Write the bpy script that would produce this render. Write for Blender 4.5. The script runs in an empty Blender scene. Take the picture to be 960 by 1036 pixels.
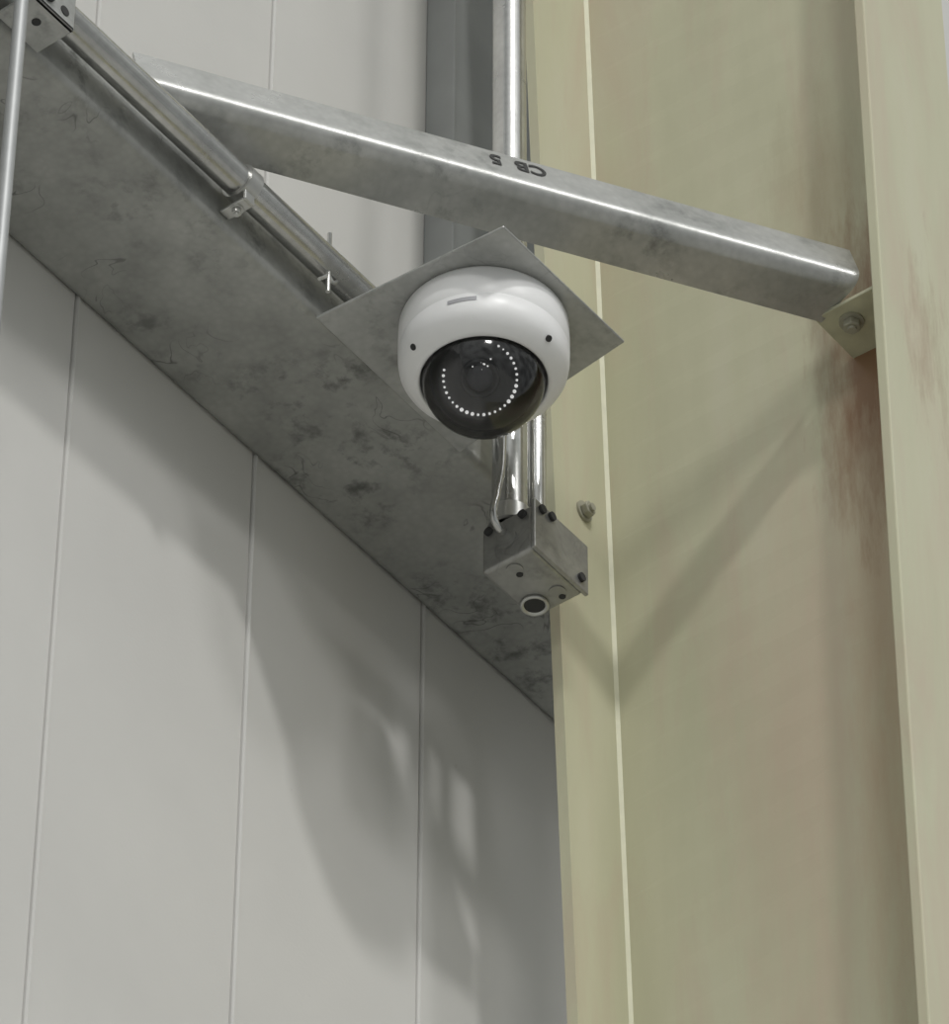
import bpy, bmesh, math, random
from mathutils import Vector, Matrix
random.seed(4)
scene=bpy.context.scene
scene.view_settings.view_transform='Standard'

# ---------------------------------------------------------------- camera
FPX=5900.;th=math.radians(44);az=math.radians(37.5);roll=math.radians(0.3)
fh=Vector((math.cos(az),math.sin(az),0));rr=Vector((math.sin(az),-math.cos(az),0))
F=fh*math.cos(th)+Vector((0,0,math.sin(th)));U=-fh*math.sin(th)+Vector((0,0,math.cos(th)))
R2=rr*math.cos(roll)+U*math.sin(roll);U2=U*math.cos(roll)-rr*math.sin(roll)
cd=bpy.data.cameras.new('camera');cam=bpy.data.objects.new('camera',cd)
scene.collection.objects.link(cam)
M=Matrix((( R2.x,U2.x,-F.x,0),(R2.y,U2.y,-F.y,0),(R2.z,U2.z,-F.z,1.6),(0,0,0,1)))
cam.matrix_world=M
cd.sensor_fit='VERTICAL';cd.sensor_height=36;cd.lens=FPX/1036*36
cd.clip_start=.05;cd.clip_end=200
scene.camera=cam

# ---------------------------------------------------------------- materials
def base_mat(name):
    m=bpy.data.materials.new(name);m.use_nodes=True
    nt=m.node_tree;b=nt.nodes['Principled BSDF'];return m,nt,b
def N(nt,t,**k):
    n=nt.nodes.new(t)
    for a,v in k.items(): setattr(n,a,v)
    return n
def ramp(nt,src,stops):
    r=N(nt,'ShaderNodeValToRGB');nt.links.new(src,r.inputs[0])
    e=r.color_ramp.elements
    e[0].position,e[0].color=stops[0][0],(*stops[0][1],1)
    e[1].position,e[1].color=stops[-1][0],(*stops[-1][1],1)
    for p,c in stops[1:-1]:
        x=e.new(p);x.color=(*c,1)
    return r.outputs[0]
def coords(nt,scale=(1,1,1)):
    tc=N(nt,'ShaderNodeTexCoord');mp=N(nt,'ShaderNodeMapping')
    mp.inputs['Scale'].default_value=scale
    nt.links.new(tc.outputs['Object'],mp.inputs[0]);return mp.outputs[0]
def noise(nt,co,scale,detail=3,rough=.5,dist=0):
    n=N(nt,'ShaderNodeTexNoise');n.inputs['Scale'].default_value=scale
    n.inputs['Detail'].default_value=detail;n.inputs['Roughness'].default_value=rough
    n.inputs['Distortion'].default_value=dist
    nt.links.new(co,n.inputs['Vector']);return n.outputs['Fac']
def mix(nt,fac,a,b,mode='MIX'):
    m=N(nt,'ShaderNodeMix',data_type='RGBA',blend_type=mode)
    for s,v in ((m.inputs[0],fac),(m.inputs[6],a),(m.inputs[7],b)):
        if isinstance(v,(int,float)): s.default_value=v
        elif isinstance(v,tuple): s.default_value=(*v,1)
        else: nt.links.new(v,s)
    return m.outputs[2]
def bump(nt,b,h,strength,dist):
    bp=N(nt,'ShaderNodeBump');bp.inputs['Strength'].default_value=strength
    bp.inputs['Distance'].default_value=dist
    nt.links.new(h,bp.inputs['Height']);nt.links.new(bp.outputs[0],b.inputs['Normal'])

def galv(name,lo,hi,metal=.6,rough=.45,scratch=0.0,grime=0.0,bmp=.15):
    m,nt,b=base_mat(name)
    co=coords(nt)
    n1=noise(nt,co,14,5,.6);c=ramp(nt,n1,[(.3,lo),(.7,hi)])
    v=N(nt,'ShaderNodeTexVoronoi');v.inputs['Scale'].default_value=140
    nt.links.new(co,v.inputs['Vector'])
    sp=ramp(nt,v.outputs['Distance'],[(0,(1.0,1.0,1.0)),(1,(.78,.78,.78))])
    c=mix(nt,.6,c,sp,'MULTIPLY')
    if grime>0:
        g=ramp(nt,noise(nt,co,40,5,.65,.1),[(.50,(0,0,0)),(.68,(grime,)*3)])
        gm=ramp(nt,noise(nt,co,9,2),[(.45,(.10,.10,.10)),(.62,(1,1,1))])
        c=mix(nt,mix(nt,1.0,g,gm,'MULTIPLY'),c,(.08,.085,.08))
    if scratch>0:
        s1=noise(nt,co,19,2,.5,1.3)
        line=ramp(nt,s1,[(.486,(0,0,0)),(.5,(1,1,1)),(.514,(0,0,0))])
        msk=ramp(nt,noise(nt,co,11,2),[(.55,(0,0,0)),(.64,(1,1,1))])
        k=mix(nt,1.0,line,msk,'MULTIPLY');k2=mix(nt,1.0,k,(scratch,)*3,'MULTIPLY')
        c=mix(nt,k2,c,(.06,.06,.06))
    nt.links.new(c,b.inputs['Base Color'])
    b.inputs['Metallic'].default_value=metal
    r=ramp(nt,n1,[(.3,(rough+.06,)*3),(.7,(rough-.05,)*3)])
    nt.links.new(r,b.inputs['Roughness'])
    bump(nt,b,noise(nt,co,60,3),bmp,.002)
    return m
M_girt=galv('galvanised_girt_steel',(.33,.335,.32),(.48,.485,.465),.4,.47,.65,.75,.06)
M_plate=galv('galvanised_plate_steel',(.38,.385,.37),(.55,.555,.54),.45,.42,.25,.5)
M_brace=galv('galvanised_brace_steel',(.40,.405,.39),(.60,.60,.58),.6,.31,.1,.5,.04)
M_pipe=galv('zinc_conduit',(.48,.48,.47),(.64,.64,.62),.95,.24,0,0,.0)
M_box=galv('stamped_steel_box',(.28,.28,.27),(.46,.46,.44),.7,.34,.2,.6)

m,nt,b=base_mat('white_panel_paint');M_wall=m
co=coords(nt);c=ramp(nt,noise(nt,co,3,4,.6),[(.3,(.595,.588,.568)),(.7,(.650,.642,.618))])
d=ramp(nt,noise(nt,co,26,4,.7),[(.70,(1,1,1)),(.80,(.8,.8,.78))])
c=mix(nt,1.0,c,d,'MULTIPLY')
nt.links.new(c,b.inputs['Base Color']);b.inputs['Roughness'].default_value=.5
bump(nt,b,noise(nt,co,260,2),.12,.001)

m,nt,b=base_mat('cream_column_paint');M_col=m
co=coords(nt);cs=coords(nt,(1,1,.18))
c=ramp(nt,noise(nt,cs,11,5,.6),[(.3,(.500,.492,.345)),(.55,(.550,.537,.385)),(.8,(.58,.56,.43))])
st=ramp(nt,noise(nt,cs,16,5,.65,.5),[(.47,(0,0,0)),(.70,(.55,.55,.55))])
c=mix(nt,st,c,(.53,.43,.33))
tc=N(nt,'ShaderNodeTexCoord')
def blob(center,scale,sz,lo=.34,hi=.8):
    mp=N(nt,'ShaderNodeVectorMath',operation='SUBTRACT');nt.links.new(tc.outputs['Object'],mp.inputs[0]);mp.inputs[1].default_value=center
    ms=N(nt,'ShaderNodeVectorMath',operation='MULTIPLY');nt.links.new(mp.outputs[0],ms.inputs[0]);ms.inputs[1].default_value=scale
    ln=N(nt,'ShaderNodeVectorMath',operation='LENGTH');nt.links.new(ms.outputs[0],ln.inputs[0])
    nz=noise(nt,cs,60,5,.7)
    ad=N(nt,'ShaderNodeMath',operation='MULTIPLY_ADD');nt.links.new(nz,ad.inputs[0]);ad.inputs[1].default_value=1.2;nt.links.new(ln.outputs['Value'],ad.inputs[2])
    s=N(nt,'ShaderNodeMath',operation='MULTIPLY');nt.links.new(ad.outputs[0],s.inputs[0]);s.inputs[1].default_value=.5
    return ramp(nt,s.outputs[0],[(lo,(sz,)*3),(hi,(0,0,0))])
c=mix(nt,blob((3.15,2.01,5.60),(8,16,5.5),.5),c,(.33,.25,.15))
c=mix(nt,blob((3.15,2.06,4.95),(5,9,2.2),.6),c,(.56,.44,.34))
c=mix(nt,blob((3.15,1.97,5.02),(8,22,1.6),.5),c,(.46,.32,.20))
c=mix(nt,blob((3.155,1.965,5.35),(14,14,4.2),1.0,.40,.80),c,(.26,.15,.08))
nt.links.new(c,b.inputs['Base Color']);b.inputs['Roughness'].default_value=.48
bump(nt,b,noise(nt,co,90,3),.15,.001)

def plain(name,col,rough=.5,metal=0,var=.06,scale=40):
    m,nt,b=base_mat(name);co=coords(nt)
    c=ramp(nt,noise(nt,co,scale,3),[(.3,tuple(x*(1-var) for x in col)),(.7,tuple(min(1,x*(1+var)) for x in col))])
    nt.links.new(c,b.inputs['Base Color']);b.inputs['Roughness'].default_value=rough;b.inputs['Metallic'].default_value=metal
    return m
M_white=plain('white_camera_plastic',(.85,.85,.85),.36,0,.015)
M_weld=plain('cream_weld_bead',(.66,.65,.48),.5,0,.05,60)
M_clip=plain('cream_painted_clip',(.50,.49,.35),.5,0,.12,50)
M_black=plain('black_plastic',(.018,.018,.020),.28)
M_dark=plain('dark_recess',(.03,.03,.03),.7)
M_ink=plain('black_marker_ink',(.02,.02,.02),.6)
M_logo=plain('grey_logo_print',(.40,.40,.42),.5)
M_bolt=plain('painted_bolt_steel',(.36,.35,.28),.5,.2)
M_zinc=plain('zinc_bolt_steel',(.55,.55,.53),.32,.8)
M_rod=plain('dull_zinc_rod',(.40,.41,.41),.5,.4)
M_lens=plain('lens_glass_dark',(.05,.05,.06),.06,.3)
M_shade=plain('dark_grey_shade',(.27,.28,.275),.5,.2,.1,12)  # wall shade put into a colour, for the strip above the girt
M_floor=plain('concrete_floor',(.42,.42,.40),.7,0,.08,1.5)
m,nt,b=base_mat('led_and_lens_glint');M_led_glint=m  # shared by the LEDs and the imitated lens reflections
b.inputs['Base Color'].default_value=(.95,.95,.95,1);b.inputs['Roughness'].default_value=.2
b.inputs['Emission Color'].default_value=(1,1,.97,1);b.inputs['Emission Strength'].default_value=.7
m=bpy.data.materials.new('smoked_polycarbonate_bubble');m.use_nodes=True;M_bub=m
nt=m.node_tree;nt.nodes.remove(nt.nodes['Principled BSDF'])
tr=N(nt,'ShaderNodeBsdfTransparent');tr.inputs[0].default_value=(.80,.80,.81,1)
gl=N(nt,'ShaderNodeBsdfGlossy');gl.inputs['Roughness'].default_value=.10
fr=N(nt,'ShaderNodeFresnel');fr.inputs[0].default_value=1.75
mx=N(nt,'ShaderNodeMixShader');nt.links.new(fr.outputs[0],mx.inputs[0]);nt.links.new(tr.outputs[0],mx.inputs[1]);nt.links.new(gl.outputs[0],mx.inputs[2])
nt.links.new(mx.outputs[0],nt.nodes['Material Output'].inputs[0])

# ---------------------------------------------------------------- mesh helpers
def empty(name):
    e=bpy.data.objects.new(name,None);e.empty_display_size=.05
    scene.collection.objects.link(e);return e
def obj(name,verts,faces,mat,parent=None,smooth=False):
    me=bpy.data.meshes.new(name);me.from_pydata([tuple(v) for v in verts],[],faces)
    bm=bmesh.new();bm.from_mesh(me);bmesh.ops.recalc_face_normals(bm,faces=bm.faces);bm.to_mesh(me);bm.free()
    me.materials.append(mat)
    if smooth:
        for p in me.polygons:p.use_smooth=True
    o=bpy.data.objects.new(name,me);scene.collection.objects.link(o)
    if parent: o.parent=parent
    return o
def bev(o,w,s=2):
    md=o.modifiers.new('bevel','BEVEL');md.width=w;md.segments=s;md.limit_method='ANGLE';md.angle_limit=math.radians(35);return o
def hexa(name,bot,top,mat,parent=None,rows=1):
    v=[];f=[(3,2,1,0)]
    for k in range(rows+1):
        t=k/rows
        for a_,b_ in zip(bot,top): v.append(tuple(Vector(a_).lerp(Vector(b_),t)))
    for k in range(rows):
        q=4*k;f+=[(q+i,q+(i+1)%4,q+(i+1)%4+4,q+i+4) for i in range(4)]
    q=4*rows;f.append((q,q+1,q+2,q+3))
    return obj(name,v,f,mat,parent)
def box(name,lo,hi,mat,parent=None):
    (x0,y0,z0),(x1,y1,z1)=lo,hi
    return hexa(name,[(x0,y0,z0),(x1,y0,z0),(x1,y1,z0),(x0,y1,z0)],[(x0,y0,z1),(x1,y0,z1),(x1,y1,z1),(x0,y1,z1)],mat,parent)
def frame(d):
    d=d.normalized();u=Vector((0,0,1)) if abs(d.z)<.9 else Vector((1,0,0))
    a=d.cross(u).normalized();return a,d.cross(a).normalized()
def cyl(name,p0,p1,r,mat,parent=None,seg=32,r1=None,smooth=True):
    p0=Vector(p0);p1=Vector(p1);a,b_=frame(p1-p0);r1=r if r1 is None else r1
    v=[];
    for p,q in ((p0,r),(p1,r1)):
        for i in range(seg):
            t=2*math.pi*i/seg;v.append(p+a*math.cos(t)*q+b_*math.sin(t)*q)
    f=[tuple(range(seg))[::-1],tuple(range(seg,2*seg))]+[(i,(i+1)%seg,(i+1)%seg+seg,i+seg) for i in range(seg)]
    o=obj(name,v,f,mat,parent)
    if smooth:
        for p in o.data.polygons:
            if len(p.vertices)==4:p.use_smooth=True
        e=o.modifiers.new('es','EDGE_SPLIT');e.split_angle=math.radians(40)
    return o
def tube(name,pts,r,mat,parent=None):
    cu=bpy.data.curves.new(name,'CURVE');cu.dimensions='3D';cu.bevel_depth=r;cu.bevel_resolution=6;cu.resolution_u=12
    s=cu.splines.new('BEZIER');s.bezier_points.add(len(pts)-1)
    for bp_,p in zip(s.bezier_points,pts):
        bp_.co=p;bp_.handle_left_type=bp_.handle_right_type='AUTO'
    cu.materials.append(mat);cu.use_fill_caps=True
    o=bpy.data.objects.new(name,cu);scene.collection.objects.link(o)
    if parent:o.parent=parent
    return o
def lathe(name,prof,c,mat,parent=None,seg=96,axis=Vector((0,0,-1))):
    axis=axis.normalized();a,b_=frame(axis);c=Vector(c);v=[];f=[];n=len(prof)
    for i in range(seg):
        t=2*math.pi*i/seg;d=a*math.cos(t)+b_*math.sin(t)
        for r,h in prof: v.append(c+d*max(r,1e-5)+axis*h)
    for i in range(seg):
        j=(i+1)%seg
        for k in range(n-1): f.append((i*n+k,j*n+k,j*n+k+1,i*n+k+1))
    return obj(name,v,f,mat,parent,True)
def sweep(name,prof,x0,x1,mat,parent=None,thick=.0025):
    v=[(x0,y,z) for y,z in prof]+[(x1,y,z) for y,z in prof];n=len(prof)
    f=[(i,i+1,n+i+1,n+i) for i in range(n-1)]
    o=obj(name,v,f,mat,parent)
    s=o.modifiers.new('sheet','SOLIDIFY');s.thickness=thick;s.offset=0
    for p in o.data.polygons:p.use_smooth=True
    e=o.modifiers.new('es','EDGE_SPLIT');e.split_angle=math.radians(35)
    return o
def arc(cy,cz,r,a0,a1,n=6):
    return [(cy+r*math.cos(math.radians(a0+(a1-a0)*i/n)),cz+r*math.sin(math.radians(a0+(a1-a0)*i/n))) for i in range(n+1)]
def hexbolt(name,p,ax,r,h,mat,parent):
    p=Vector(p);ax=Vector(ax).normalized()
    cyl(name+'_washer',p,p+ax*h*.25,r*1.35,mat,parent,28)
    o=cyl(name+'_head',p+ax*h*.25,p+ax*h,r,mat,parent,6,smooth=False);bev(o,r*.12)
    cyl(name+'_shank',p+ax*h,p+ax*(h*1.3),r*.5,mat,parent,16)

# ---------------------------------------------------------------- wall, floor
YW=2.423
seams=[2.34+.2465*i for i in range(-16,14)]
prof=[(-2.0,YW)]
for s in seams:
    if -1.9<s<5.4: prof+=[(s-.0022,YW),(s-.0012,YW+.004),(s-.0002,YW+.004),(s+.0004,YW-.0004),(s+.0016,YW-.0026),(s+.0026,YW-.0026),(s+.0036,YW)]
prof.append((5.6,YW))
n=len(prof);v=[(x,y,0) for x,y in prof]+[(x,y,8.5) for x,y in prof]
v+=[(-2.0,YW+.06,0),(5.6,YW+.06,0),(-2.0,YW+.06,8.5),(5.6,YW+.06,8.5)]
f=[(i,i+1,n+i+1,n+i) for i in range(n-1)]+[(2*n,2*n+1,2*n+3,2*n+2),(0,n,2*n+2,2*n),(n-1,2*n-1,2*n+3,2*n+1)]
obj('wall_back',v,f,M_wall)
box('floor',(-8,-8,-.1),(8,YW,0),M_floor)
bev(box('shade_strip',(3.072,2.385,5.33),(3.25,2.422,8.4),M_shade),.002)  # added dark strip, stands in for the shade on the wall here

# ---------------------------------------------------------------- column
col=empty('steel_column')
def xl(z):return 3.07+(5.03-z)*.045
def xw(z):return 3.15+(5.09-z)*.035
Z0,Z1=0,8.3
hexa('outer_flange',[(xl(Z0),2.255,Z0),(xl(Z0)+.155,2.255,Z0),(xl(Z0)+.155,2.266,Z0),(xl(Z0),2.266,Z0)],
     [(xl(Z1),2.255,Z1),(xl(Z1)+.155,2.255,Z1),(xl(Z1)+.155,2.266,Z1),(xl(Z1),2.266,Z1)],M_col,col)
o=hexa('web',[(3.15,1.915,Z0),(3.158,1.915,Z0),(xw(Z0)+.008,2.256,Z0),(xw(Z0),2.256,Z0)],
     [(3.15,1.915,Z1),(3.158,1.915,Z1),(xw(Z1)+.008,2.256,Z1),(xw(Z1),2.256,Z1)],M_col,col,rows=160)
bev(box('inner_flange',(3.078,1.905,Z0),(3.222,1.916,Z1),M_col,col),.0015)
hexa('weld_bead',[(xw(Z0)-.004,2.2555,Z0),(xw(Z0)+.001,2.2515,Z0),(xw(Z0)+.003,2.2555,Z0),(xw(Z0)+.001,2.2565,Z0)],
     [(xw(Z1)-.004,2.2555,Z1),(xw(Z1)+.001,2.2515,Z1),(xw(Z1)+.003,2.2555,Z1),(xw(Z1)+.001,2.2565,Z1)],M_weld,col,rows=40)
bev(box('brace_clip',(3.086,1.916,5.374),(3.150,1.984,5.378),M_clip,col),.0008)
hexbolt('clip_bolt',(3.108,1.958,5.374),(0,0,-1),.0085,.010,M_bolt,col)
hexbolt('bolt_lower',(3.102,2.255,5.303),(0,-1,0),.008,.009,M_bolt,col)

# ---------------------------------------------------------------- girt
YG=2.268;ZG=5.262
gp=[(YW-.00125,ZG+.065)]+arc(YW-.00125-.008,ZG+.008,.008,0,-90)+arc(YG+.007,ZG+.007,.007,-90,-180)+[(YG,ZG+.055)]+arc(YG+.006,ZG+.055,.006,180,90)[1:]+[(YG+.018,ZG+.061)]
sweep('steel_girt',gp,-1.9,3.6,M_girt)

# ---------------------------------------------------------------- diagonal (along-girt) conduit
cp=empty('conduit_pipe')
YC,ZC=2.246,5.300
cyl('pipe',(1.2,YC,ZC),(2.93,YC,ZC),.0145,M_pipe,cp)
cyl('coupling',(2.589,YC,ZC),(2.604,YC,ZC),.0172,M_zinc,cp)
bev(box('strap_ear',(2.590,YC-.006,ZC-.026),(2.603,YC+.020,ZC-.0235),M_zinc,cp),.001)
bev(box('strap_leg',(2.590,YC-.0085,ZC-.026),(2.603,YC-.0055,ZC),M_zinc,cp),.001)
hexbolt('strap_screw',(2.5965,YC+.006,ZC-.026),(0,0,-1),.0045,.006,M_zinc,cp)

# ---------------------------------------------------------------- vertical conduit
vc=empty('conduit_pipe')
cyl('riser',(2.96,2.232,5.158),(2.96,2.232,8.2),.0160,M_pipe,vc)
cyl('riser_stub',(2.998,2.231,5.158),(2.998,2.231,5.335),.0095,M_pipe,vc)
cyl('riser_connector',(2.96,2.232,5.158),(2.96,2.232,5.176),.0200,M_zinc,vc)
cyl('stub_connector',(2.998,2.231,5.158),(2.998,2.231,5.172),.0125,M_zinc,vc)
tube('flexible_whip',[(2.934,2.220,5.249),(2.932,2.220,5.205),(2.928,2.222,5.172),(2.929,2.226,5.146),(2.938,2.226,5.138),(2.946,2.226,5.140)],.0034,M_pipe,vc)

# ---------------------------------------------------------------- junction box
jb=empty('junction_box')
bx0,bx1,by0,by1,bz0,bz1=2.945,3.020,2.196,2.252,5.105,5.158
bev(box('body',(bx0,by0,bz0),(bx1,by1,bz1),M_box,jb),.004,3)
bev(box('cover',(bx0-.002,by0-.004,bz0-.002),(bx1+.002,by0,bz1+.004),M_box,jb),.001)
for i,(x,y) in enumerate([(2.958,2.225),(3.003,2.212),(3.001,2.238)]):
    cyl('knockout_%d'%i,(x,y,bz0+.001),(x,y,bz0-.0012),.0075,M_box,jb)
    cyl('slot_%d'%i,(x+.007,y,bz0),(x+.007,y,bz0-.0016),.0032,M_dark,jb,12)
cyl('open_hole',(3.004,2.238,bz0),(3.004,2.238,bz0-.0018),.0115,M_dark,jb)
lathe('hole_bushing',[(.009,0),(.0120,0),(.0130,.002),(.0122,.0035),(.0105,.0035),(.009,.001)],(3.004,2.238,bz0),M_zinc,jb,32)
for i,(x,z) in enumerate([(bx0+.008,bz1-.004),(bx1-.01,bz0+.010),(bx0+.022,bz1-.002)]):
    cyl('cover_screw_%d'%i,(x,by0-.004,z),(x,by0-.007,z),.0044,M_dark,jb,16)
for i,(y,z) in enumerate([(2.206,5.150),(2.243,5.150)]):
    cyl('side_screw_%d'%i,(bx0,y,z),(bx0-.003,y,z),.0042,M_dark,jb,16)
cyl('side_knockout',(bx0,2.224,5.13),(bx0-.0012,2.224,5.13),.0105,M_box,jb)

# ---------------------------------------------------------------- plate
PZ=5.250
pc=[(2.734,2.068),(2.908,2.067),(2.930,2.2655),(2.722,2.2640)]
bev(hexa('mounting_plate',[(x,y,PZ) for x,y in pc],[(x,y,PZ+.003) for x,y in pc],M_plate),.0008,1)

# ---------------------------------------------------------------- dome camera
dc=empty('dome_security_camera')
c=(2.818,2.153,PZ)
hs=[(0,0),(.0700,0),(.0735,.001),(.0745,.004),(.0748,.020),(.0748,.0330),(.0742,.0340),(.0742,.0348),(.0747,.0358),(.0745,.046),(.0735,.053),(.0705,.0590),(.0650,.0650),(.0600,.0685),(.0575,.0700),(.0556,.0695),(.0550,.066),(.0546,.050),(.0,.046)]
lathe('housing',hs,c,M_white,dc)
bc=Vector((c[0],c[1],PZ-.063))
bub=[(.0542*math.cos(t),.0542*math.sin(t)) for t in [math.radians(x) for x in range(0,91,5)]]
lathe('bubble',bub,bc,M_bub,dc)
look=(Vector((0,0,1.6))-bc).normalized()
look=(look+rr*-.10+Vector((0,0,-.10))).normalized()
ball=[(.0475*math.sin(math.radians(x)),.0475*math.cos(math.radians(x))) for x in range(180,45,-5)]+[(.0335,.032),(.018,.032),(0,.032)]
bcc=bc-look*.0+Vector((0,0,.002))
lathe('eyeball',ball,bcc,M_black,dc,64,axis=look)
fa,fb=frame(look)
lathe('lens_barrel',[(.0,.032),(.017,.032),(.0175,.038),(.0145,.0395),(.0120,.036),(.0,.035)],bcc,M_black,dc,40,axis=look)
lathe('lens_glass',[(.0115,.036),(.008,.039),(.004,.0402),(0,.0405)],bcc,M_lens,dc,32,axis=look)
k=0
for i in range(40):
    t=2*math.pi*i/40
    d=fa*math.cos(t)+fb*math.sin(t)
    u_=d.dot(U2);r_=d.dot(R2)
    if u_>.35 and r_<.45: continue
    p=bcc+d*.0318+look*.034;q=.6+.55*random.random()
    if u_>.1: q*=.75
    lathe('led_%d'%k,[(.0016*q,0),(.0014*q,.0009),(.0008*q,.0014),(0,.0015)],p,M_led_glint,dc,10,axis=look);k+=1
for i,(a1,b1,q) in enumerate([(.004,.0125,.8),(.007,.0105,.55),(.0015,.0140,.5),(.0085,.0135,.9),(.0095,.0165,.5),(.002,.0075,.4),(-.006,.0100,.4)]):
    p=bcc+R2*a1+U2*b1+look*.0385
    lathe('lens_glint_%d'%i,[(.0016*q,0),(.0014*q,.0009),(.0008*q,.0014),(0,.0015)],p,M_led_glint,dc,10,axis=look)  # glowing beads that imitate reflections on the lens
for s,h,rx,fy in ((-1,.060,.0605,.033),(1,.0595,.0555,.0435)):
    p=Vector(c)+rr*s*rx-fh*fy+Vector((0,0,-h))
    nrm=(rr*s*.6-fh*.4+Vector((0,0,-.7))).normalized()
    cyl('screw_hole_%d'%(s+1),p-nrm*.003,p+nrm*.0010,.0030,M_dark,dc,16)
lv=[]
for i in range(9):
    ang=math.atan2(-fh.y,-fh.x)+math.radians(-25+i*2.5)
    for h in (.0395,.0440): lv.append((c[0]+.0750*math.cos(ang),c[1]+.0750*math.sin(ang),PZ-h))
lf=[(2*i,2*i+2,2*i+3,2*i+1) for i in range(8)]
obj('logo',lv,lf,M_logo,dc)

# ---------------------------------------------------------------- angle brace
br=empty('angle_brace')
L=Vector((2.521,2.248,5.352));R=Vector((3.084,1.930,5.390))
dr=(R-L).normalized();L=L-dr*.045
nrm=Vector((-dr.y,dr.x,0)).normalized()
if nrm.y<0:nrm=-nrm
up=dr.cross(nrm).normalized()
if up.z<0: up=-up
ta=math.radians(17)
e1=nrm*math.cos(ta)-up*math.sin(ta)
e2=up*math.cos(ta)+nrm*math.sin(ta)
rad=.016;TH=.0032
def sec(o,endskew):
    pts=[]
    W,H=.052,.054
    pts.append((W,0));
    for i in range(13):
        a_=math.radians(-90-90*i/12);pts.append((rad+rad*math.cos(a_),rad+rad*math.sin(a_)))
    pts.append((0,H));pts.append((TH,H))
    for i in range(13):
        a_=math.radians(180+90*i/12);q=rad-TH;pts.append((rad+q*math.cos(a_),rad+q*math.sin(a_)))
    pts.append((W,TH))
    return [o+e1*(p-.002)+e2*(q_-.002)+dr*(endskew*p) for p,q_ in pts]
A=sec(L,0);B=sec(R,-.35);n=len(A)
o=obj('angle_section',A+B,[tuple(range(n)),tuple(range(n,2*n))]+[(i,(i+1)%n,(i+1)%n+n,i+n) for i in range(n)],M_brace,br)
for p in o.data.polygons:
    p.use_smooth=len(p.vertices)==4
e=o.modifiers.new('es','EDGE_SPLIT');e.split_angle=math.radians(25)
def mark(txt,s,sz):
    cu=bpy.data.curves.new('mark','FONT');cu.body=txt;cu.size=sz;cu.extrude=.0001;cu.offset=.0006;cu.align_x='CENTER'
    cu.materials.append(M_ink)
    t=bpy.data.objects.new('inked_mark',cu);scene.collection.objects.link(t);t.parent=br
    zc=-e1;xx=-dr;yy=zc.cross(xx)
    o_=L+dr*s+e2*.044-e1*.0026
    t.matrix_world=Matrix(((xx.x,yy.x,zc.x,o_.x),(xx.y,yy.y,zc.y,o_.y),(xx.z,yy.z,zc.z,o_.z),(0,0,0,1)))
mark('5',.340,.025);mark('CB',.374,.024)

# ---------------------------------------------------------------- strap hanger near plate corner
hg=empty('strap_hanger')
cyl('rod',(2.712,2.243,5.262),(2.712,2.243,5.335),.0022,M_zinc,hg,12)
tube('foot_1',[(2.700,2.243,5.268),(2.706,2.243,5.275),(2.712,2.243,5.283)],.0017,M_zinc,hg)
tube('foot_2',[(2.712,2.243,5.283),(2.719,2.243,5.279),(2.724,2.243,5.285)],.0017,M_zinc,hg)

# ---------------------------------------------------------------- upper-left rod + bracket
rd=empty('support_rod')
cyl('rod',(2.283,2.225,0),(2.283,2.225,6.2),.006,M_rod,rd,20)
bk=empty('pipe_bracket')
bev(box('bracket_face',(2.292,2.222,5.256),(2.345,2.226,5.300),M_plate,bk),.001)
bev(box('bracket_base',(2.292,2.222,5.256),(2.345,2.262,5.260),M_plate,bk),.001)
hexbolt('bracket_bolt',(2.310,2.222,5.272),(0,-1,0),.006,.008,M_dark,bk)
cyl('bracket_hole',(2.332,2.222,5.270),(2.332,2.2212,5.270),.005,M_dark,bk,20)
cyl('bracket_hole_small',(2.318,2.24,5.256),(2.318,2.24,5.2553),.004,M_dark,bk,20)

# ---------------------------------------------------------------- lights
def sun(name,d,s,ang,colr):
    l=bpy.data.lights.new(name,'SUN');l.energy=s;l.angle=math.radians(ang);l.color=colr
    o=bpy.data.objects.new(name,l);scene.collection.objects.link(o)
    o.rotation_euler=Vector(d).to_track_quat('-Z','Y').to_euler();o.location=(0,-3,7)
sun('hall_light_key',(.62,1,-1.11),.98,3.4,(1,.99,.97))
sun('hall_light_side',(1,1.0,-.66),.50,10,(1,.99,.97))
sun('ridge_highlight_sun',(.12,.80,-.57),.38,8,(1,.99,.975))  # added sun without a known lamp, gives the brace ridge its highlight
w=bpy.data.worlds.new('hall');scene.world=w;w.use_nodes=True;nt=w.node_tree
bg=nt.nodes['Background']
tc=N(nt,'ShaderNodeTexCoord');sx=N(nt,'ShaderNodeSeparateXYZ');nt.links.new(tc.outputs['Generated'],sx.inputs[0])
mr=N(nt,'ShaderNodeMapRange');mr.inputs[1].default_value=-1;mr.inputs[2].default_value=1;nt.links.new(sx.outputs[2],mr.inputs[0])
cc=ramp(nt,mr.outputs[0],[(0,(.20,.20,.195)),(.45,(.30,.31,.305)),(.62,(.45,.465,.455)),(1,(.54,.555,.545))])
nz=noise(nt,tc.outputs['Generated'],5,2,.5)
nr=ramp(nt,nz,[(.40,(.35,.35,.35)),(.60,(1.0,1.0,1.0))])
cc=mix(nt,1.0,cc,nr,'MULTIPLY')
nt.links.new(cc,bg.inputs[0]);bg.inputs[1].default_value=1.45
